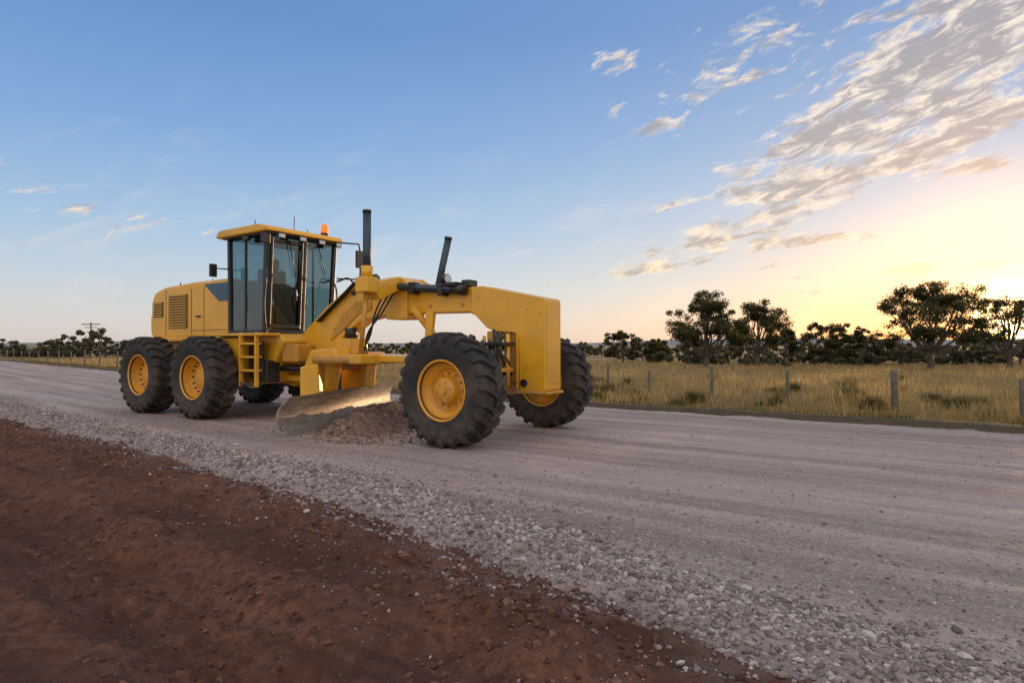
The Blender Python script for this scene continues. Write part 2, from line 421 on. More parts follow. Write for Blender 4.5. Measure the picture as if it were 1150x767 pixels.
hexa('cutting_edge',[bp(-.015,-.02,.0),bp(-.015,.012,.0),bp(-.015,-.045,.15),bp(-.015,-.075,.15),bp(3.9,-.02,.0),bp(3.9,.012,.0),bp(3.9,-.045,.15),bp(3.9,-.075,.15)],M['blade'],.003)
for s0 in(1.2,2.7):
    hexa('blade_bracket_%d'%int(s0*10),[bp(s0,-.16,.12),bp(s0,-.5,.2),bp(s0,-.5,.9),bp(s0,-.2,.95),bp(s0+.14,-.16,.12),bp(s0+.14,-.5,.2),bp(s0+.14,-.5,.9),bp(s0+.14,-.2,.95)],M['yellow'],.02)
cyl('blade_slide_cyl',bp(.7,-.2,.36),bp(3.2,-.2,.36),.035,M['chrome'])
cyl('blade_rail',bp(.6,-.2,.18),bp(3.3,-.2,.18),.03,M['yellowd'])

# rear chassis
box('rear_frame',-7.9,-4.6,-.42,.42,.72,1.42,M['yellowd'],.03)
prism('under_cab_frame',[(-5.4,.75),(-5.4,1.42),(-4.1,1.42),(-3.95,1.3),(-4.2,.95),(-4.35,.6),(-4.9,.55)],-.62,.62,M['yellow'],.03)
for s in(-1,1):
    y0,y1=sorted((s*.62,s*.88))
    prism('tandem_case_%d'%s,[(-7.3,.5),(-7.4,.7),(-7.2,.9),(-6.3,1.0),(-5.3,.9),(-5.15,.7),(-5.25,.5)],y0,y1,M['yellowd'],.03)
    cyl('tandem_pivot_%d'%s,(-6.26,s*.4,.75),(-6.26,s*.95,.75),.22,M['yellowd'])
box('fuel_tank',-5.35,-4.72,-.86,-.60,.78,1.36,M['yellow'],.04)
box('side_deck',-5.6,-4.05,-.95,-.6,1.385,1.43,M['yellow'],.01)
box('side_deck_l',-5.6,-4.05,.6,.95,1.385,1.43,M['yellow'],.01)
for x in(-4.66,-4.24): box('ladder_rail_%d'%int(-x*100),x-.02,x+.02,-.95,-.88,.55,1.44,M['yellow'],.008)
for i,z in enumerate((.58,.80,1.02,1.24)): box('ladder_step_%d'%i,-4.64,-4.26,-.96,-.80,z,z+.035,M['yellow'] if i else M['step'],.006)
box('ladder_back',-4.64,-4.26,-.79,-.76,.7,1.3,M['black'],.004)
box('battery_box',-4.62,-4.2,-.76,-.5,.62,.98,M['black'],.02)
cyl('artic_pin',(-4.15,0,.5),(-4.15,0,1.25),.12,M['black'])
cyl('artic_cyl_r',(-4.6,-.5,.85),(-3.6,-.28,.85),.055,M['black'])
box('artic_plate',-4.4,-3.9,-.3,.3,.62,.72,M['yellow'],.02)
# hood
hood=[(-5.42,1.42),(-5.42,2.42),(-6.6,2.41),(-7.6,2.36),(-7.95,2.28),(-8.08,2.1),(-8.12,1.45),(-8.0,1.36),(-7.3,1.36),(-6.3,1.36)]
prism('engine_hood',hood,-.66,.66,M['yellow'],.06)
bpy.data.objects['engine_hood'].modifiers['b'].segments=4
box('hood_deck',-8.15,-5.4,-.72,.72,1.30,1.385,M['yellow'],.02)
def louvre(x0,x1,z0,z1,n):
    box('grille_frame',x0,x1,-.668,-.655,z0,z1,M['black'],.003)
    for i in range(n):
        z=z0+(z1-z0)*(i+.5)/n
        hexa('grille_slat',[(x0+.01,-.668,z+.012),(x1-.01,-.668,z+.012),(x1-.01,-.69,z-.008),(x0+.01,-.69,z-.008),(x0+.01,-.668,z+.017),(x1-.01,-.668,z+.017),(x1-.01,-.69,z-.002),(x0+.01,-.69,z-.002)],M['yellow'])
louvre(-7.42,-6.75,1.55,2.2,13)
louvre(-7.98,-7.62,1.78,2.08,6)
for x in(-6.62,-7.52,-6.2): box('hood_seam',x-.006,x+.006,-.664,-.655,1.42,2.3,M['black'],0)
box('hood_seam_h',-6.6,-5.45,-.664,-.655,1.5,1.51,M['black'],0)
prism('hood_stripe',[(-5.43,2.345),(-5.43,2.02),(-5.72,2.02),(-6.19,2.345)],-.669,-.655,M['decal'],.002)
box('hood_handle',-6.45,-6.3,-.69,-.665,1.75,1.78,M['black'],.005)
for x in(-7.2,-6.1): cyl('rail_post',(x,-.55,2.3),(x,-.55,2.44),.012,M['black'])
cyl('exhaust',(-7.0,.1,2.38),(-7.0,.1,2.52),.06,M['black'])
prism('rear_lamp_box',[(-8.2,1.5),(-8.2,1.8),(-8.1,1.8),(-8.1,1.5)],-.6,-.4,M['black'],.01)
# cab
CX0,CX1,CY,CZ0,CZ1=-5.33,-4.27,.70,1.43,3.08
def post(name,p0,p1,w=.035,mat='black'):
    p0=Vector(p0);p1=Vector(p1)
    hexa(name,[(p0.x-w,p0.y-w,p0.z),(p0.x+w,p0.y-w,p0.z),(p0.x+w,p0.y+w,p0.z),(p0.x-w,p0.y+w,p0.z),(p1.x-w,p1.y-w,p1.z),(p1.x+w,p1.y-w,p1.z),(p1.x+w,p1.y+w,p1.z),(p1.x-w,p1.y+w,p1.z)],M[mat],.008)
fb=-4.36
post('cab_post_rn',(CX0+.04,-CY,CZ0),(CX0,-CY,CZ1));post('cab_post_rf',(CX0+.04,CY,CZ0),(CX0,CY,CZ1))
post('cab_post_fn',(fb,-CY+.02,CZ0),(CX1,-CY,CZ1),.04);post('cab_post_ff',(fb,CY-.02,CZ0),(CX1,CY,CZ1),.035)
post('cab_post_mid',(-4.86,-CY,CZ0),(-4.86,-CY,CZ1),.02);post('cab_post_midf',(-4.86,CY,CZ0),(-4.86,CY,CZ1),.02)
post('cab_front_mid',(fb,.05,CZ0),(CX1,.05,CZ1),.032)
for z in(CZ0,CZ1-.03):
    xf=fb if z<2 else CX1
    box('cab_sill_n',CX0,xf,-CY-.03,-CY+.03,z,z+.06,M['black'],.006);box('cab_sill_f',CX0,xf,CY-.03,CY+.03,z,z+.06,M['black'],.006)
    box('cab_sill_fr',xf-.03,xf+.03,-CY,CY,z,z+.06,M['black'],.006);box('cab_sill_b',CX0-.03,CX0+.03,-CY,CY,z,z+.06,M['black'],.006)
box('cab_floor',CX0,-4.3,-CY+.02,CY-.02,1.40,1.47,M['black'],.01)
box('cab_lower_front',-4.40,-4.36,-CY+.05,.0,1.47,1.62,M['black'],.005)
box('cab_back_wall',CX0-.01,CX0+.02,-CY+.03,CY-.03,1.45,2.35,M['black'],.005)
def pane(name,pts):
    bm=bmesh.new();bm.faces.new([bm.verts.new(p) for p in pts]);from_bm(name,bm,M['glass'])
pane('glass_side_1',[(CX0+.06,-CY,CZ0+.06),(-4.885,-CY,CZ0+.06),(-4.885,-CY,CZ1-.03),(CX0+.03,-CY,CZ1-.03)])
pane('glass_side_2',[(-4.835,-CY,CZ0+.06),(fb-.03,-CY,CZ0+.06),(CX1-.04,-CY,CZ1-.03),(-4.835,-CY,CZ1-.03)])
pane('glass_side_f',[(CX0+.04,CY,CZ0+.06),(fb-.03,CY,CZ0+.06),(CX1-.04,CY,CZ1-.03),(CX0+.04,CY,CZ1-.03)])
pane('glass_front_1',[(fb,-CY+.04,CZ0+.06),(fb,.02,CZ0+.06),(CX1,.02,CZ1-.03),(CX1,-CY+.04,CZ1-.03)])
pane('glass_front_2',[(fb,.08,CZ0+.06),(fb,CY-.04,CZ0+.06),(CX1,CY-.04,CZ1-.03),(CX1,.08,CZ1-.03)])
pane('glass_back',[(CX0,-CY+.04,2.36),(CX0,CY-.04,2.36),(CX0,CY-.04,CZ1-.03),(CX0,-CY+.04,CZ1-.03)])
for y in(-.63,-.03): post('door_frame',(fb+.035,y,1.5),(CX1+.03,y,3.02),.02)
for z,x in((1.55,fb+.04),(2.98,CX1+.02)): box('door_rail',x-.02,x+.02,-.63,-.03,z-.03,z+.03,M['black'],.005)
cyl('door_handle',(fb+.09,-.12,2.0),(fb+.09,-.12,2.2),.014,M['chrome'])
cyl('wiper',(CX1+.04,.3,3.0),(CX1-.0,.5,2.5),.009,M['black'],seg=6)
cyl('wiper2',(CX1+.04,-.3,3.0),(CX1-.0,-.15,2.4),.009,M['black'],seg=6)
roof=[(-5.5,3.08),(-5.5,3.15),(-5.40,3.215),(-4.3,3.225),(-4.05,3.17),(-4.02,3.09)]
prism('cab_roof',roof,-.86,.70,M['yellow'],.025)
box('roof_liner',-5.4,-4.1,-.8,.66,3.06,3.085,M['black'],.004)
for y in(-.62,.58,-.2,.2):
    box('roof_lamp',-4.06,-4.0,y-.07,y+.07,2.99,3.07,M['black'],.01);box('roof_lamp_lens',-4.001,-3.995,y-.055,y+.055,3.0,3.06,M['lens'],.002)
box('roof_lamp_side',-4.75,-4.6,-.85,-.78,2.98,3.06,M['black'],.01)
cyl('beacon_base',(-4.3,.5,3.21),(-4.3,.5,3.26),.07,M['black']);cyl('beacon',(-4.3,.5,3.26),(-4.3,.5,3.42),.07,M['amber'],r1=.055,bev=.01)
for (x,y,h) in((-5.2,-.3,.28),(-4.5,.0,.3),(-4.9,.6,.2)): cyl('antenna',(x,y,3.2),(x,y,3.2+h),.008,M['black'],seg=6)
box('seat_base',-5.1,-4.75,-.28,.28,1.8,1.95,M['seat'],.05);box('seat_back',-5.2,-5.06,-.27,.27,1.9,2.6,M['seat'],.05);box('seat_head',-5.17,-5.08,-.14,.14,2.6,2.8,M['seat'],.04)
box('seat_ped',-5.05,-4.8,-.15,.15,1.45,1.8,M['black'],.02)
box('arm_console_r',-5.0,-4.65,-.42,-.30,1.9,2.1,M['black'],.03);box('arm_console_l',-5.0,-4.65,.30,.42,1.9,2.1,M['black'],.03)
prism('steering_console',[(-4.55,1.46),(-4.62,2.1),(-4.52,2.2),(-4.42,2.1),(-4.4,1.46)],-.15,.15,M['black'],.02)
sw=lathe('steering_wheel',[(0,.17),(.012,.185),(.024,.17),(.012,.155),(0,.17)],M['black'],32);sw.location=(-4.62,0,2.2);sw.rotation_euler=(math.radians(70),0,math.radians(-90))
box('side_console',-4.8,-4.45,-.66,-.5,1.46,2.0,M['black'],.03)
for i in range(6): cyl('lever',(-4.5,-.35+.09*i,2.0),(-4.56,-.35+.09*i,2.26),.01,M['black'],seg=6)
cyl('grab_int',(-4.35,-.5,1.6),(-4.33,-.5,2.7),.012,M['black'])
tube('mirror_arm_r',[(-4.1,.68,3.1),(-3.95,1.0,3.1),(-3.95,1.04,2.95),(-3.95,1.04,2.55)],.016,M['black'],smooth=False)
tube('mirror_arm_r2',[(-4.2,.7,2.45),(-3.95,1.02,2.45),(-3.95,1.04,2.57)],.016,M['black'],smooth=False)
box('mirror_far',-3.97,-3.93,.93,1.12,2.66,2.98,M['black'],.015)
tube('mirror_arm_l',[(-5.3,-.74,2.55),(-5.35,-.98,2.55),(-5.35,-.98,2.45)],.012,M['black'],smooth=False)
box('mirror_near',-5.38,-5.33,-1.06,-.93,2.4,2.62,M['black'],.015)
tube('mirror_top',[(-4.05,-.8,3.05),(-3.98,-.9,2.98)],.012,M['black'],smooth=False)
box('mirror_top_head',-4.0,-3.95,-1.02,-.86,2.86,3.02,M['black'],.015)
tube('handrail_f',[(-4.2,.62,1.5),(-3.9,.75,1.6),(-3.85,.78,2.25),(-3.9,.76,2.42),(-4.22,.72,2.4)],.017,M['black'])
tube('handrail_f2',[(-4.15,.35,1.5),(-3.8,.3,1.8),(-3.8,.3,2.3),(-4.2,.35,2.35)],.015,M['black'])
tube('handrail_n',[(-4.15,-.8,1.42),(-4.12,-.86,1.9),(-4.12,-.82,2.5),(-4.25,-.76,2.55)],.015,M['black'])
box('front_fender_deck',-4.3,-3.75,.25,.9,1.38,1.42,M['yellow'],.01)
box('tool_box',-4.1,-3.7,-.55,-.2,.95,1.25,M['yellowd'],.03)

# ---------------------------------------------------------------- GROUND + ROAD materials
m,t=newmat('ground_soil');o=obj(t)
at=t.n('ShaderNodeAttribute');at.attribute_name='rd';rd=at.outputs['Vector'];sep=t.n('ShaderNodeSeparateXYZ');t.l(rd,sep.inputs[0])
at2=t.n('ShaderNodeAttribute');at2.attribute_name='tt'
S=sep.outputs[1];T=at2.outputs['Fac']
n1=t.noise(o,1.3,6,.65);n2=t.noise(o,14,6,.7);n3=t.noise(o,90,4,.6)
n4=t.noise(t.mapv(rd,(.5,3.2,1)),1,6,.7)
dirt=t.mix(t.mr(n1,.3,.7),(.135,.060,.040),(.225,.105,.068))
dirt=t.mix(t.m('MULTIPLY',t.mr(n4,.45,.62),.75),dirt,(.072,.037,.027))
dirt=t.mix(t.mr(n2,.35,.72),dirt,(.075,.036,.026))
dirt=t.mix(t.m('MULTIPLY',t.mr(n3,.55,.8),.4),dirt,(.28,.165,.12))
gm=t.m('MULTIPLY',t.mr(T,-.7,.1),t.mr(t.noise(o,7,6,.7),.42,.62))
dirt=t.mix(t.m('MULTIPLY',gm,.5),dirt,(.22,.17,.15))
g1=t.noise(o,.35,5,.65);g2=t.noise(o,5,6,.7)
grass=t.mix(t.mr(g1,.35,.65),(.29,.20,.095),(.17,.135,.065))
grass=t.mix(t.mr(g2,.4,.7),grass,(.12,.088,.05))
verge=t.mix(t.mr(g2,.4,.65),(.11,.07,.048),(.06,.058,.03))
far=t.mix(t.mr(t.m('ADD',S,t.m('MULTIPLY',g2,1.2)),1.2,2.4),verge,grass)
base=t.mix(t.mr(S,-.3,.1),dirt,far)
h=t.m('ADD',t.m('MULTIPLY',n2,.6),t.m('MULTIPLY',n3,.4))
principled(t,base,.95,0,t.bump(h,1.,.045),.2);M['soil']=m

m,t=newmat('gravel_road_surface');o=obj(t)
at=t.n('ShaderNodeAttribute');at.attribute_name='rd';rd=at.outputs['Vector']
at2=t.n('ShaderNodeAttribute');at2.attribute_name='tt';T=at2.outputs['Fac']
tr=t.noise(t.mapv(rd,(.10,2.0,1)),1,6,.65);tr2=t.noise(t.mapv(rd,(.4,9,1)),1,5,.7)
pt=t.noise(o,.8,5,.6)
base=t.mix(t.mr(tr,.36,.64),(.26,.20,.187),(.45,.365,.345))
base=t.mix(t.m('MULTIPLY',t.mr(tr2,.5,.68),.5),base,(.21,.156,.143))
base=t.mix(t.m('MULTIPLY',t.mr(pt,.45,.7),.35),base,(.35,.255,.225))
vc=t.vor(o,85,'Color');sv=t.n('ShaderNodeSeparateColor');t.l(vc,sv.inputs[0])
base=t.mix(t.m('MULTIPLY',t.mr(sv.outputs[0],.6,1.),.45),base,(.54,.47,.45))
base=t.mix(t.m('MULTIPLY',t.mr(sv.outputs[1],.6,1.),.5),base,(.14,.105,.098))
vc2=t.vor(o,34,'Color');sv2=t.n('ShaderNodeSeparateColor');t.l(vc2,sv2.inputs[0])
base=t.mix(t.m('MULTIPLY',t.mr(sv2.outputs[0],.8,1.),.25),base,(.50,.44,.42))
eg=t.mr(t.m('ADD',T,t.m('MULTIPLY',t.noise(o,4,6,.7),.9)),.75,.2)
base=t.mix(t.m('MULTIPLY',eg,.75),base,(.14,.072,.052))
hh=t.m('ADD',t.m('MULTIPLY',t.vor(o,85),-.5),t.m('ADD',t.m('MULTIPLY',t.vor(o,34),-.25),t.m('ADD',t.noise(o,25,6,.75),t.m('MULTIPLY',tr2,.9))))
principled(t,base,.9,0,t.bump(hh,.8,.022),.25);M['road']=m

xs=spaced(-3500,3500,-7,4.5,.03,1.05);ys=spaced(-60,4500,1.4,7.5,.03,1.045)
X,Y=np.meshgrid(xs,ys,indexing='ij');Xf=X.ravel();Yf=Y.ravel()
Z=ground_h(Xf,Yf)
g=mesh_np('ground',np.stack([Xf,Yf,Z],1),grid(len(xs),len(ys)),M['soil'],True)
a,s=to_as(Xf,Yf)
attr(g.data,'rd',np.stack([a,s,0*a],1),'FLOAT_VECTOR');attr(g.data,'tt',s-edge(a))
aa=spaced(-60,700,-9,8,.035,1.04,12);uu=np.linspace(0,1,270)
AA,UU=np.meshgrid(aa,uu,indexing='ij')
E=edge(AA)-.5;UU2=UU**1.25
SS=E+(0.7-E)*UU2
Af=AA.ravel();Sf=SS.ravel();xr,yr=to_xy(Af,Sf)
r_=mesh_np('gravel_road',np.stack([xr,yr,road_h(Af,Sf)],1),grid(len(aa),len(uu))[:, ::-1],M['road'],True)
attr(r_.data,'rd',np.stack([Af,Sf,0*Af],1),'FLOAT_VECTOR');attr(r_.data,'tt',Sf-edge(Af))

# ---------------------------------------------------------------- stones
def ico():
    bm=bmesh.new();bmesh.ops.create_icosphere(bm,subdivisions=1,radius=1)
    V=np.array([v.co[:] for v in bm.verts]);F=np.array([[v.index for v in f.verts] for f in bm.faces]);bm.free();return V,F
IV,IF=ico()
def stone_mat(name,c1,c2,c3):
    m,t=newmat(name);o=obj(t)
    at=t.n('ShaderNodeAttribute');at.attribute_name='rnd'
    cr=t.n('ShaderNodeValToRGB');t.l(at.outputs['Fac'],cr.inputs[0])
    cr.color_ramp.elements[0].color=(*c1,1);cr.color_ramp.elements[1].color=(*c3,1)
    e=cr.color_ramp.elements.new(.6);e.color=(*c2,1)
    n=t.noise(o,80,4,.7)
    base=t.mix(t.m('MULTIPLY',t.mr(n,.35,.7),.4),cr.outputs[0],tuple(x*.6 for x in c2))
    principled(t,base,.9,0,t.bump(n,.4,.004),.25);return m
def stones(name,px,py,pz,size,mat,flat=.65):
    N=len(px)
    ang=rng.uniform(0,2*np.pi,N);tl_=rng.normal(0,.35,(N,2))
    sc=size[:,None]*np.stack([rng.uniform(.7,1.3,N),rng.uniform(.6,1.1,N),rng.uniform(.4,.9,N)*flat/.65],1)
    V=IV[None]*(1+rng.uniform(-.28,.28,(N,len(IV),1)))*sc[:,None,:]
    c,s_=np.cos(tl_[:,0])[:,None],np.sin(tl_[:,0])[:,None]
    y=V[...,1]*c-V[...,2]*s_;z=V[...,1]*s_+V[...,2]*c;x=V[...,0]
    c,s_=np.cos(ang)[:,None],np.sin(ang)[:,None]
    x,y=x*c-y*s_,x*s_+y*c
    V=np.stack([x+px[:,None],y+py[:,None],z+(pz+size*.15)[:,None]],-1).reshape(-1,3)
    F=(IF[None]+(np.arange(N)*len(IV))[:,None,None]).reshape(-1,3)
    ob=mesh_np(name,V,F,mat)
    attr(ob.data,'rnd',np.repeat(rng.uniform(0,1,N),len(IV)));return ob
M['stone']=stone_mat('crushed_stone',(.12,.09,.086),(.30,.245,.237),(.54,.485,.475))
M['clod']=stone_mat('dirt_clod',(.065,.03,.021),(.13,.062,.042),(.20,.105,.074))
def surf(x,y):
    a,s=to_as(x,y);return np.maximum(ground_h(x,y),road_h(a,s))
def scat(N,amin,amax,tmu,tsd,pw=1.8):
    a=amin+(amax-amin)*rng.uniform(0,1,N)**pw
    t_=rng.normal(tmu,tsd,N);s=edge(a)+t_;x,y=to_xy(a,s)
    return x,y
X1,Y1=scat(46000,-9,14,.46,.28,1.35)
X2,Y2=scat(11000,-9,8,1.1,.7,1.2)
X3,Y3=scat(2600,-8,10,-.2,.3,1.2)
s1=np.clip(rng.lognormal(math.log(.0095),.45,len(X1)),.004,.034)
s2=np.clip(rng.lognormal(math.log(.0062),.4,len(X2)),.003,.016)
s3=np.clip(rng.lognormal(math.log(.006),.4,len(X3)),.003,.014)
a=rng.uniform(-12,16,9000);s=rng.uniform(-7,0.6,9000);X4,Y4=to_xy(a,s);s4=np.clip(rng.lognormal(math.log(.0062),.4,9000),.003,.016)
px=np.concatenate([X1,X2,X3,X4]);py=np.concatenate([Y1,Y2,Y3,Y4]);sz=np.concatenate([s1,s2,s3,s4])
k=py>1.2;px,py,sz=px[k],py[k],sz[k]
stones('gravel',px,py,surf(px,py),sz,M['stone'])
a=rng.uniform(-9,14,60000);t_=-np.abs(rng.gamma(1.2,.85,60000))+.25;s=edge(a)+t_;x,y=to_xy(a,s)
k=(y>1.3);x,y,t_=x[k],y[k],t_[k]
cl=vnoise(x*1.6,y*1.6,77)
k=rng.uniform(0,1,len(x))<cl*1.1;x,y,t_=x[k],y[k],t_[k]
sz=np.clip(rng.lognormal(math.log(.0075),.5,len(x)),.003,.026)*(1+.3*np.exp(-((t_+.35)/.3)**2))
stones('dirt_clods',x,y,ground_h(x,y)-sz*.2,sz,M['clod'],.7)

NP=150
u=np.linspace(-.1,1.0,NP);v=np.linspace(-.95,.95,80)
U,Vv=np.meshgrid(u,v,indexing='ij')
def pile(U,Vv,lx,ly): return (.29*np.exp(-(np.abs(Vv)/.38)**1.7)*sst(-.1,.28,U)*(1-.25*U))*(1+.6*fbm(lx*2.2,ly*2.2,3,5))+.05*fbm(lx*8,ly*8,4,6)*np.exp(-(Vv/.7)**2)-.04
lx=-1.85-1.6*U+Vv*nv.x;ly=-1.42+3.3*U+Vv*nv.y
hgt=pile(U,Vv,lx,ly)
WX,WY=-.1+.834*lx+.552*ly,8.53-.552*lx+.834*ly
m,t=newmat('spoil_soil');o=obj(t)
n2=t.noise(o,16,6,.7);v1=t.vor(o,45,'Color');sv=t.n('ShaderNodeSeparateColor');t.l(v1,sv.inputs[0])
base=t.mix(t.mr(n2,.35,.7),(.17,.105,.075),(.30,.21,.17))
base=t.mix(t.m('MULTIPLY',t.mr(sv.outputs[0],.6,1),.5),base,(.40,.33,.29))
principled(t,base,.95,0,t.bump(t.m('ADD',n2,t.m('MULTIPLY',t.vor(o,45),-.7)),.8,.03),.2);M['spoil']=m
mesh_np('dirt_pile',np.stack([WX.ravel(),WY.ravel(),hgt.ravel()],1),grid(NP,80),M['spoil'],True)
N=9000;ui=rng.uniform(-.14,.9,N);vi=rng.normal(0,.55,N)
lx=-1.85-1.6*ui+vi*nv.x;ly=-1.42+3.3*ui+vi*nv.y
hz=np.maximum(pile(ui,vi,lx,ly),0.0)
WX,WY=-.1+.834*lx+.552*ly,8.53-.552*lx+.834*ly
ps=stones('pile_stones',WX,WY,hz,np.clip(rng.lognormal(math.log(.010),.5,N),.004,.036),stone_mat('spoil_stone',(.12,.07,.05),(.26,.185,.15),(.42,.35,.31)))
ps.parent=bpy.data.objects['dirt_pile']

# ---------------------------------------------------------------- grass
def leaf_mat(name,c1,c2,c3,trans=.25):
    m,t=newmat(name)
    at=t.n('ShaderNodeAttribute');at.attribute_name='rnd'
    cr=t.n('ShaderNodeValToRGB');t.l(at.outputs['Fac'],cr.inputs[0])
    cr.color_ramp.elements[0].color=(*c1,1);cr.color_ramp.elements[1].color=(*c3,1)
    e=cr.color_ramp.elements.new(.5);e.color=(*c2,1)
    d=t.n('ShaderNodeBsdfDiffuse');tr=t.n('ShaderNodeBsdfTranslucent');t.l(cr.outputs[0],d.inputs[0]);t.l(cr.outputs[0],tr.inputs[0])
    mx=t.n('ShaderNodeMixShader');mx.inputs[0].default_value=trans;t.l(d.outputs[0],mx.inputs[1]);t.l(tr.outputs[0],mx.inputs[2])
    oo=t.n('ShaderNodeOutputMaterial');t.l(mx.outputs[0],oo.inputs[0]);return m
def blades(name,px,py,pz,h,w,mat,rn,spread=.35):
    N=len(px);an=rng.uniform(0,2*np.pi,N);ln_=rng.normal(0,spread,(N,2))*h[:,None]
    wx=np.cos(an)*w;wy=np.sin(an)*w
    b0=np.stack([px-wx,py-wy,pz-.01],1);b1=np.stack([px+wx,py+wy,pz-.01],1)
    m0=np.stack([px-wx*.6+ln_[:,0]*.35,py-wy*.6+ln_[:,1]*.35,pz+h*.6],1);m1=np.stack([px+wx*.6+ln_[:,0]*.35,py+wy*.6+ln_[:,1]*.35,pz+h*.6],1)
    tp=np.stack([px+ln_[:,0],py+ln_[:,1],pz+h],1)
    V=np.stack([b0,b1,m1,m0,tp],1).reshape(-1,3);i=np.arange(N)*5
    F=np.concatenate([np.stack([i,i+1,i+2],1),np.stack([i,i+2,i+3],1),np.stack([i+3,i+2,i+4],1)])
    ob=mesh_np(name,V,F,mat);attr(ob.data,'rnd',np.repeat(rn,5));return ob
M['dry']=leaf_mat('dry_grass_blades',(.15,.12,.045),(.42,.285,.11),(.66,.49,.23),.4)
M['green']=leaf_mat('green_grass_blades',(.035,.045,.016),(.085,.09,.035),(.20,.16,.075),.3)
N=165000
D=12.0+60*rng.uniform(0,1,N)**1.7;K=rng.uniform(-.95,1.05,N);x=K*D;y=D
a,s=to_as(x,y);den=vnoise(x*.35,y*.6,3)*.6+vnoise(x*2,y*2,4)*.4
k=(s>1.6+den*1.6)&(rng.uniform(0,1,N)<.15+den*1.1)
x,y,s,den,D=x[k],y[k],s[k],den[k],D[k]
hh=rng.uniform(.08,.42,len(x))*(.3+.7*sst(2,6,s))*(.25+1.3*den)
blades('dry_grass',x,y,ground_h(x,y),hh,.004+.00022*D,M['dry'],np.clip(den*.75+rng.normal(.12,.22,len(x)),0,1))
N=30000;a=-14+75*rng.uniform(0,1,N)**1.5;s=rng.gamma(2.4,.9,N)+.7;x,y=to_xy(a,s)
cl=vnoise(x*1.3,y*1.3,9);k=(cl>.38)&(y>6);x,y=x[k],y[k]
gx=[x];gy=[y];gh=[rng.uniform(.03,.15,len(x))]
def kp(px,D): return ((px-575)/700*D,D)
tus=[kp(978,15.2)+(.32,.42),kp(1075,15.0)+(.26,.45),kp(1060,16)+(.2,.3),kp(720,18)+(.3,.25),kp(860,16.5)+(.3,.2),kp(930,17.5)+(.4,.3),kp(1120,13.5)+(.3,.25),kp(760,17)+(.4,.2)]
tr_=random.Random(9)
for i in range(26): tus.append(kp(tr_.uniform(660,1160),tr_.uniform(16,30))+(tr_.uniform(.15,.4),tr_.uniform(.2,.42)))
for (tx,ty,rr,th_) in tus:
    n_=1300 if th_>.38 else 450
    gx.append(tx+rng.normal(0,rr*.5,n_));gy.append(ty+rng.normal(0,rr*.45,n_));gh.append(rng.uniform(.15,1,n_)**1.4*th_)
x=np.concatenate(gx);y=np.concatenate(gy);hh=np.concatenate(gh)
blades('green_grass',x,y,ground_h(x,y),hh,.005,M['green'],rng.uniform(0,1,len(x)),.45)

# ---------------------------------------------------------------- trees
M['bark']=simple('bark',(.13,.105,.085),.95,var=.4,sc=3)
M['leaf']=leaf_mat('gum_leaves',(.03,.034,.016),(.075,.075,.032),(.18,.15,.065),.45)
M['leaff']=leaf_mat('hazed_far_leaves',(.06,.066,.042),(.10,.10,.058),(.17,.155,.09),.3)  # distance haze put into the colour: paler than the near leaves
def clumps(cents,rad,nleaf,size,flat=.62):
    C=np.repeat(cents,nleaf,0);Rr=np.repeat(rad,nleaf)
    N=len(C);d=rng.normal(0,1,(N,3));d/=np.linalg.norm(d,axis=1)[:,None]
    rr=rng.uniform(0,1,N)**.6
    P=C+d*(Rr*rr)[:,None]*np.array([1,1,flat])
    u=rng.normal(0,1,(N,3));u/=np.linalg.norm(u,axis=1)[:,None]
    w=np.cross(u,rng.normal(0,1,(N,3)));w/=np.linalg.norm(w,axis=1)[:,None]
    sz=size*rng.uniform(.6,1.4,N)
    V=np.stack([P-u*sz[:,None],P+w*sz[:,None]*.45,P+u*sz[:,None],P-w*sz[:,None]*.45],1).reshape(-1,3)
    i=np.arange(N)*4;F=np.stack([i,i+1,i+2,i+3],1)
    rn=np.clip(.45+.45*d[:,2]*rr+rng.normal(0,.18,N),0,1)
    return V,F,np.repeat(rn,4)
def branchmesh(segs,sides=7):
    V=[];F=[]
    for p0,p1,r0,r1 in segs:
        d=(p1-p0).normalized();u=d.orthogonal().normalized();w=d.cross(u);b=len(V)
        for p,r in((p0,r0),(p1,r1)):
            for i in range(sides):
                th=2*math.pi*i/sides;q=p+(u*math.cos(th)+w*math.sin(th))*r;V.append(q[:])
        for i in range(sides): F.append((b+i,b+(i+1)%sides,b+sides+(i+1)%sides,b+sides+i))
    return V,F
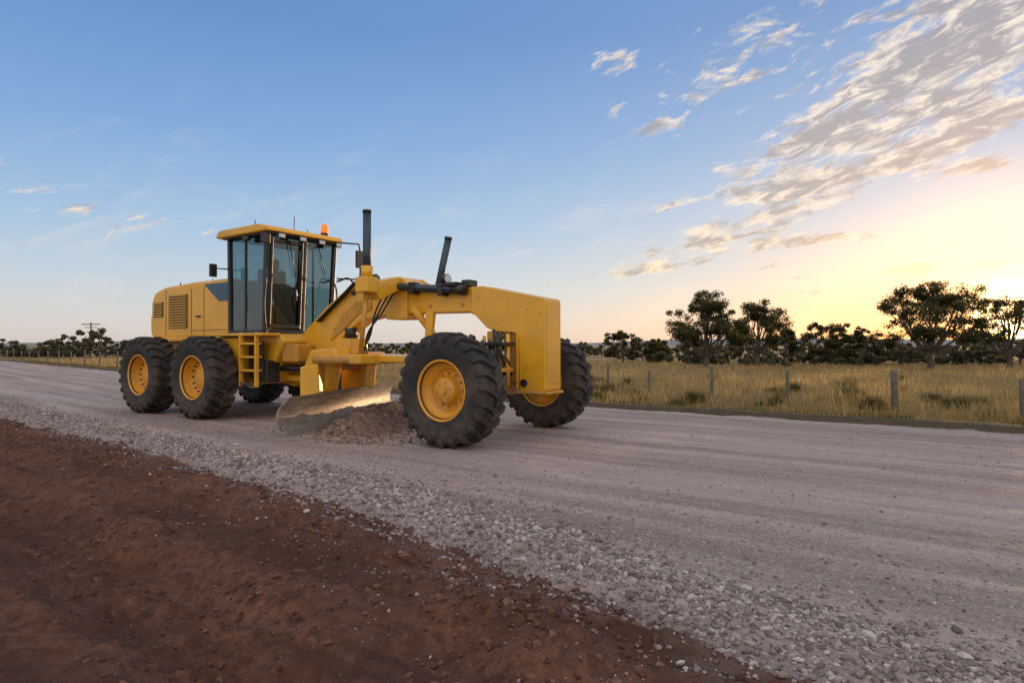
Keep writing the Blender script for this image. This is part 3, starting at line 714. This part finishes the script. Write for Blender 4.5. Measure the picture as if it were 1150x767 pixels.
def tree(name,x,y,H,W,seed,nl=150,trunkfrac=.15,lean=0,leafs=.075,ncl=95,base=.26):
    rd=random.Random(seed);z0=float(ground_h(np.array([x]),np.array([y]))[0])-.1
    par=bpy.data.objects.new(name,None);col.objects.link(par);par.location=(x,y,z0)
    lobes=[]
    nlb=rd.choice((8,9,10))
    for i in range(nlb):
        th=6.283*i/nlb+rd.uniform(-.4,.4);rr=rd.uniform(.5,.76)
        lobes.append((math.cos(th)*rr*W/2,math.sin(th)*rr*W/2,H*rd.uniform(.46,.76),rd.uniform(.26,.38)*W/2,rd.uniform(.11,.18)*H))
    for i in range(4):
        lobes.append((rd.uniform(-.4,.4)*W/2+lean*H,rd.uniform(-.3,.3)*W/2,H*rd.uniform(.74,.88),rd.uniform(.3,.42)*W/2,rd.uniform(.12,.16)*H))
    for i in range(5):
        th=rd.uniform(0,6.28);lobes.append((math.cos(th)*.7*W/2,math.sin(th)*.6*W/2,H*rd.uniform(base+.08,.46),.24*W/2,.09*H))
    segs=[];fork=Vector((lean*H*.2,0,H*trunkfrac));r0=H*.034
    m_=fork*.5+Vector((rd.uniform(-.1,.1),0,0))
    segs+= [(Vector((0,0,0)),m_,r0*1.15,r0),(m_,fork,r0,r0*.88)]
    cents=[];rads=[]
    for (lx,ly,lz,lr,lh) in lobes:
        tgt=Vector((lx,ly,lz));st=fork+Vector((0,0,rd.uniform(0,.12)*H))
        p=st;r=r0*rd.uniform(.42,.6);K_=5
        if st.z>fork.z: segs.append((fork,st,r0*.6,r))
        path=[]
        for j in range(K_):
            f=(j+1)/K_;q=st.lerp(tgt,f);q.z+=math.sin(f*math.pi)*-.05*H;q+=Vector((rd.uniform(-1,1),rd.uniform(-1,1),rd.uniform(-.6,.6)))*.022*H
            segs.append((p,q,r,r*.8));p=q;r*=.8;path.append((q.copy(),r))
        nn=max(4,int(ncl/len(lobes)))
        for k in range(nn):
            v=Vector((rd.gauss(0,1),rd.gauss(0,1),rd.gauss(0,1))).normalized()*rd.uniform(.45,1.)
            c=tgt+Vector((v.x*lr,v.y*lr,v.z*lh));b_,br=path[rd.choice((2,3,4))]
            mid=b_.lerp(c,.5)+Vector((0,0,-.02*H));segs+= [(b_,mid,br*.5,br*.35),(mid,c,br*.35,.008)]
            cents.append(c[:]);rads.append(rd.uniform(.05,.11)*H)
    V,F=branchmesh(segs,6);o=mesh_np('trunk_and_limbs',V,F,M['bark'],True);o.parent=par
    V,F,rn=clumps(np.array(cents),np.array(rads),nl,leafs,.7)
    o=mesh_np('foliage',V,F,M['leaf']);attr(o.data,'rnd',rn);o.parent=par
    return par
def tr(px,D,hpx_top,wpx,seed,**k):
    x=(px-575)/700*D;z0=float(ground_h(np.array([x]),np.array([D]))[0])
    H=(388-hpx_top)*D/700+1.226-z0;tree('gum_tree',x,D,H*1.03,wpx*D/700,seed,**k)
tr(1045,46,315,142,3,nl=170,lean=-.04,ncl=210)
tr(793,46,325,98,8,nl=150,lean=.05,ncl=165)
tr(850,50,334,68,5,nl=140,ncl=120)
tr(1134,52,324,80,12,nl=140,ncl=125)
tr(700,62,367,50,14,nl=110,leafs=.1,ncl=80,base=.1)
tr(930,58,358,60,21,nl=110,leafs=.1,ncl=95,base=.16)
tr(881,64,366,40,23,nl=100,leafs=.1,ncl=70,base=.1)
tr(738,66,379,36,27,nl=90,leafs=.1,ncl=50,base=.1)
tr(970,60,367,44,31,nl=100,leafs=.1,ncl=70,base=.1)
def mass(name,lst,mat,nl=140,leafs=.16):
    C=[];Rd=[];S=[]
    for (px,D,top,w) in lst:
        x0=(px-575)/700*D;H=(388-top)*D/700+1.226+.6;Wd=w*D/700;n=int(12+Wd*3)
        for i in range(n):
            q=rng.uniform(-1,1);zt=H*(1-.55*q*q)*rng.uniform(.2,.9)
            C.append((x0+q*Wd/2,D+rng.uniform(-2,2),-.6+zt));Rd.append(rng.uniform(.35,.8)*max(.6,H/6))
        for i in range(2):
            xx=x0+rng.uniform(-.2,.2)*Wd;S.append((Vector((xx,D,-.8)),Vector((xx+rng.uniform(-.5,.5),D,H*.6)),.12,.05))
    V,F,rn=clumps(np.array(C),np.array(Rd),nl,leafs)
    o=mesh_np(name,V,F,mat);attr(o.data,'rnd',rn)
    V,F=branchmesh(S,5);b=mesh_np('stems',V,F,M['bark']);b.parent=o
lst=[]
r2=random.Random(5)
for px in range(655,1400,13):
    if r2.random()<.85: lst.append((px+r2.uniform(-6,6),r2.uniform(75,105),r2.uniform(377,387),r2.uniform(14,34)))
for px in range(690,1200,26):
    if r2.random()<.75: lst.append((px+r2.uniform(-9,9),r2.uniform(54,66),r2.uniform(388,399),r2.uniform(12,26)))
for px in (1150,1175,1010,990,780,820,1100,1075): lst.append((px,60,r2.uniform(374,386),r2.uniform(20,34)))
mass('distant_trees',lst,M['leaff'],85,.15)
lst=[]
for px,top in [(-20,376),(5,378),(25,384),(45,380),(62,378),(80,374),(96,368),(108,366),(122,374),(135,380),(148,376),(160,380),(175,384),(200,382),(230,383),(70,386),(30,388)]:
    lst.append((px,r2.uniform(80,96),top,r2.uniform(24,40)))
for px in range(-600,-20,20): lst.append((px,r2.uniform(80,110),r2.uniform(376,386),r2.uniform(20,34)))
for px in range(250,660,12): lst.append((px+r2.uniform(-6,6),r2.uniform(110,150),r2.uniform(381,386),r2.uniform(14,26)))
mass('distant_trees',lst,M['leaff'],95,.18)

m,t=newmat('hazy_hills');principled(t,t.mix(t.noise(obj(t),.01,4),(.22,.23,.25),(.30,.29,.29)),1.,0,None,0)
xs=np.linspace(-3000,3600,240);n=len(xs)
top=8+14*np.abs(fbm(xs*.0012,xs*0,3,3))+ 14*sst(100,900,xs)
Vv=np.concatenate([np.stack([xs,np.full(n,1900.),np.full(n,-5.)],1),np.stack([xs,np.full(n,2300.),top],1),np.stack([xs,np.full(n,2900.),np.full(n,-5.)],1)])
i=np.arange(n-1);F=np.concatenate([np.stack([i,i+1,i+1+n,i+n],1),np.stack([i+n,i+1+n,i+1+2*n,i+2*n],1)])
mesh_np('hills',Vv,F,m,True)

# ---------------------------------------------------------------- fences
M['post']=simple('weathered_wood',(.18,.15,.12),.95,var=.45,sc=9,bmp=.3)
M['wire']=simple('fence_wire',(.20,.19,.18),.6,.5)
def fence(name,pts,hs,rs):
    par=bpy.data.objects.new(name,None);col.objects.link(par)
    tops=[]
    for i,((x,y),h,r) in enumerate(zip(pts,hs,rs)):
        z=float(ground_h(np.array([x]),np.array([y]))[0]);tops.append((x,y,z,h))
        lx_=random.uniform(-.03,.03)
        cyl('post_%d'%i,(x,y,z-.2),(x+lx_,y+random.uniform(-.02,.02),z+h),r,M['post'],r1=r*.9,seg=10,parent=par,bev=.008)
    S=[]
    for (x0,y0,z0,h0),(x1,y1,z1,h1) in zip(tops,tops[1:]):
        for f in(.3,.55,.8,.97):
            p=Vector((x0,y0,z0+min(h0,1.)*f));q=Vector((x1,y1,z1+min(h1,1.)*f));md=(p+q)/2-Vector((0,0,.02))
            S+= [(p,md,.0045,.0045),(md,q,.0045,.0045)]
    V,F=branchmesh(S,4);w=mesh_np('wires',V,F,M['wire']);w.parent=par
def fp(px,D): return((px-575)/700*D,D)
fence('wire_fence',[fp(683,21.5),fp(729,20.5),fp(799,19),fp(885,17.6),fp(1005,14.3),fp(1148,12.8),fp(1330,10.5)],[.98,.82,.98,.88,1.02,.9,.95],[.05,.045,.06,.055,.08,.05,.06])
pts=[];hs=[];rs=[]
for k in range(24):
    a_=24+k*4.2;x,y=to_xy(np.array(a_),np.array(4.2));pts.append((float(x),float(y)));hs.append(1.15+random.uniform(-.1,.08));rs.append(.055)
fence('wire_fence',pts,hs,rs)
pp=bpy.data.objects.new('power_pole',None);col.objects.link(pp);pp.location=((102-575)/700*120,120,0)
cyl('pole',(0,0,-1),(0,0,5.7),.13,M['post'],parent=pp,seg=10);cyl('crossarm',(-1.8,0,5.3),(1.8,0,5.3),.09,M['post'],parent=pp,seg=6);cyl('crossarm_low',(-1.2,0,4.7),(1.2,0,4.7),.07,M['post'],parent=pp,seg=6)

# ---------------------------------------------------------------- WORLD
SUN_AZ=math.radians(38.8);SUN_EL=math.radians(1.7)
sd=Vector((math.sin(SUN_AZ)*math.cos(SUN_EL),math.cos(SUN_AZ)*math.cos(SUN_EL),math.sin(SUN_EL)))
w=bpy.data.worlds.new('World');scene.world=w;w.use_nodes=True
t=NT(w.node_tree)
tc_=t.n('ShaderNodeTexCoord');dirv=tc_.outputs['Generated']
sep=t.n('ShaderNodeSeparateXYZ');t.l(dirv,sep.inputs[0]);DX,DY,DZ=sep.outputs
cr=t.n('ShaderNodeValToRGB');t.l(DZ,cr.inputs[0]);R_=cr.color_ramp
stops=[(0,(.62,.57,.53)),(.03,(.62,.61,.61)),(.09,(.50,.59,.69)),(.18,(.33,.49,.71)),(.30,(.19,.365,.66)),(.45,(.11,.26,.56)),(1,(.10,.24,.55))]
R_.elements[0].position=0;R_.elements[0].color=(*stops[0][1],1);R_.elements[1].position=1;R_.elements[1].color=(*stops[-1][1],1)
for p_,c_ in stops[1:-1]:
    e=R_.elements.new(p_);e.color=(*c_,1)
vd=t.n('ShaderNodeVectorMath',operation='DOT_PRODUCT');t.l(dirv,vd.inputs[0]);vd.inputs[1].default_value=sd
SDt=t.m('MAXIMUM',vd.outputs['Value'],0.)
zpos=t.m('MAXIMUM',DZ,0.)
wide=t.m('MULTIPLY',t.m('POWER',SDt,4.),t.m('POWER',2.718,t.m('MULTIPLY',zpos,-3.2)))
skyc=t.mix(t.m('MULTIPLY',wide,.5,clamp=True),cr.outputs[0],(.74,.71,.67))
warm=t.m('MULTIPLY',t.m('POWER',SDt,9.),t.m('POWER',2.718,t.m('MULTIPLY',zpos,-12.)))
skyc=t.mix(t.m('MULTIPLY',warm,.9,clamp=True),skyc,(1.0,.62,.28))
AZ=t.m('ARCTAN2',DX,DY);EL=t.m('ARCSINE',DZ)
def PA(px,py):
    k=(px-575)/700;v=(388-py)/700;return math.atan(k),math.asin(v/math.sqrt(1+k*k+v*v))
def blob(px,py,rx,ry,rot,wt):
    a0,e0=PA(px,py);c,s=math.cos(rot),math.sin(rot)
    da=t.m('SUBTRACT',AZ,a0);de=t.m('SUBTRACT',EL,e0)
    u=t.m('MULTIPLY_ADD',da,c/rx,t.m('MULTIPLY',de,s/rx))
    v=t.m('MULTIPLY_ADD',da,-s/ry,t.m('MULTIPLY',de,c/ry))
    r2_=t.m('MULTIPLY_ADD',u,u,t.m('MULTIPLY',v,v))
    return t.m('MULTIPLY',t.m('POWER',.3679,r2_),wt)
bl=[(1035,92,.20,.080,.45,.40),(1110,15,.17,.09,.3,.34),(885,172,.12,.036,.3,.36),(850,30,.13,.05,.2,.28),(1060,163,.14,.018,.22,.42),(1095,186,.06,.011,0,.42),(1120,123,.06,.015,.1,.38),
    (810,262,.12,.026,.22,.46),(925,268,.10,.012,.0,.42),(720,300,.18,.022,.05,.31),(690,66,.05,.016,.1,.36),(738,143,.07,.015,.05,.42),(745,232,.035,.010,.2,.36),
    (890,215,.09,.018,.1,.42),(30,212,.12,.03,-.3,.17),(190,250,.14,.016,-.1,.17),(1120,265,.08,.011,.05,.40),(1050,300,.22,.014,.03,.33),(955,330,.16,.010,0,.30),(810,97,.11,.018,.2,.37),(690,120,.03,.014,0,.34),(540,243,.03,.008,0,.34)]
tot=None
for b_ in bl:
    v_=blob(*b_);tot=v_ if tot is None else t.m('ADD',tot,v_)
cv=t.n('ShaderNodeCombineXYZ')
t.l(t.m('ADD',t.m('MULTIPLY',AZ,7.),t.m('MULTIPLY',EL,4.)),cv.inputs[0]);t.l(t.m('SUBTRACT',t.m('MULTIPLY',EL,24.),t.m('MULTIPLY',AZ,7.)),cv.inputs[1])
cn=t.noise(cv.outputs[0],1.7,11,.70,.5)
cn2=t.noise(cv.outputs[0],2.6,9,.66,.5)
cnc=t.m('MULTIPLY_ADD',cn,1.7,-.35)
dn=t.m('ADD',cnc,tot)
cov=t.mr(dn,.74,1.02)
dens=t.mr(t.m('ADD',t.m('MULTIPLY_ADD',cn2,1.9,t.m('MULTIPLY',cnc,.5)),t.m('MULTIPLY',tot,.6)),1.24,1.66)
lit=t.mix(t.mr(DZ,.02,.3),(1.0,.76,.48),(.92,.79,.67))
ccol=t.mix(t.m('MULTIPLY',dens,.92),lit,(.285,.28,.32))
skyc=t.mix(t.m('MULTIPLY',cov,.92),skyc,ccol)
cs=t.noise(cv.outputs[0],.8,7,.65,.6)
skyc=t.mix(t.m('MULTIPLY',t.m('MULTIPLY',t.mr(cs,.48,.74),t.mr(DZ,.40,.04)),.42),skyc,(.80,.71,.65))
g1=t.m('MULTIPLY',t.m('POWER',SDt,110.),.95);g2_=t.m('MULTIPLY',t.m('POWER',SDt,1800.),4.)
skyc=t.mix(1.,skyc,t.mix(t.m('MULTIPLY',g1,1.,clamp=True),(0,0,0),(1.,.55,.17)),'ADD')
nd=t.n('ShaderNodeMix',data_type='RGBA',blend_type='ADD',clamp_result=False,clamp_factor=False);t.l(g2_,nd.inputs[0]);t.l(skyc,nd.inputs[6]);nd.inputs[7].default_value=(2.,1.4,.65,1);skyc=nd.outputs[2]
back=t.mr(DY,.1,-.6);top_fill=t.mr(DZ,.5,.8)  # masks for added fill light from the unseen sky behind and overhead
amb=t.mix(top_fill,skyc,(.80,.80,.84))
amb=t.mix(back,amb,(1.08,.96,.86))  # sky behind the camera brightened to light the sides facing it
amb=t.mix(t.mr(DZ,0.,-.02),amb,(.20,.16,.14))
sky=t.n('ShaderNodeTexSky',sky_type='NISHITA');sky.sun_disc=False;sky.sun_elevation=SUN_EL;sky.sun_rotation=SUN_AZ
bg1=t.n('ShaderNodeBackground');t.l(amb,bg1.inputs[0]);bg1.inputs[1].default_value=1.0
bg2=t.n('ShaderNodeBackground');t.l(sky.outputs[0],bg2.inputs[0]);bg2.inputs[1].default_value=.05
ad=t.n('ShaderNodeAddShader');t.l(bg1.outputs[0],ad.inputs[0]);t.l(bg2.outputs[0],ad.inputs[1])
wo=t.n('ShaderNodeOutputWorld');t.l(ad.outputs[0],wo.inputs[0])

sl=bpy.data.lights.new('sun','SUN');sl.energy=5.;sl.angle=math.radians(.6);sl.color=(1,.62,.32)
so=bpy.data.objects.new('sun',sl);col.objects.link(so);so.rotation_euler=sd.to_track_quat('Z','Y').to_euler()

cam=bpy.data.cameras.new('camera');cam.lens=36*700/1150;cam.sensor_width=36;cam.clip_end=12000;cam.clip_start=.05
co=bpy.data.objects.new('camera',cam);col.objects.link(co);co.location=(0,0,1.226)
co.rotation_euler=(math.radians(90+.37),0,0);scene.camera=co
print('OK')
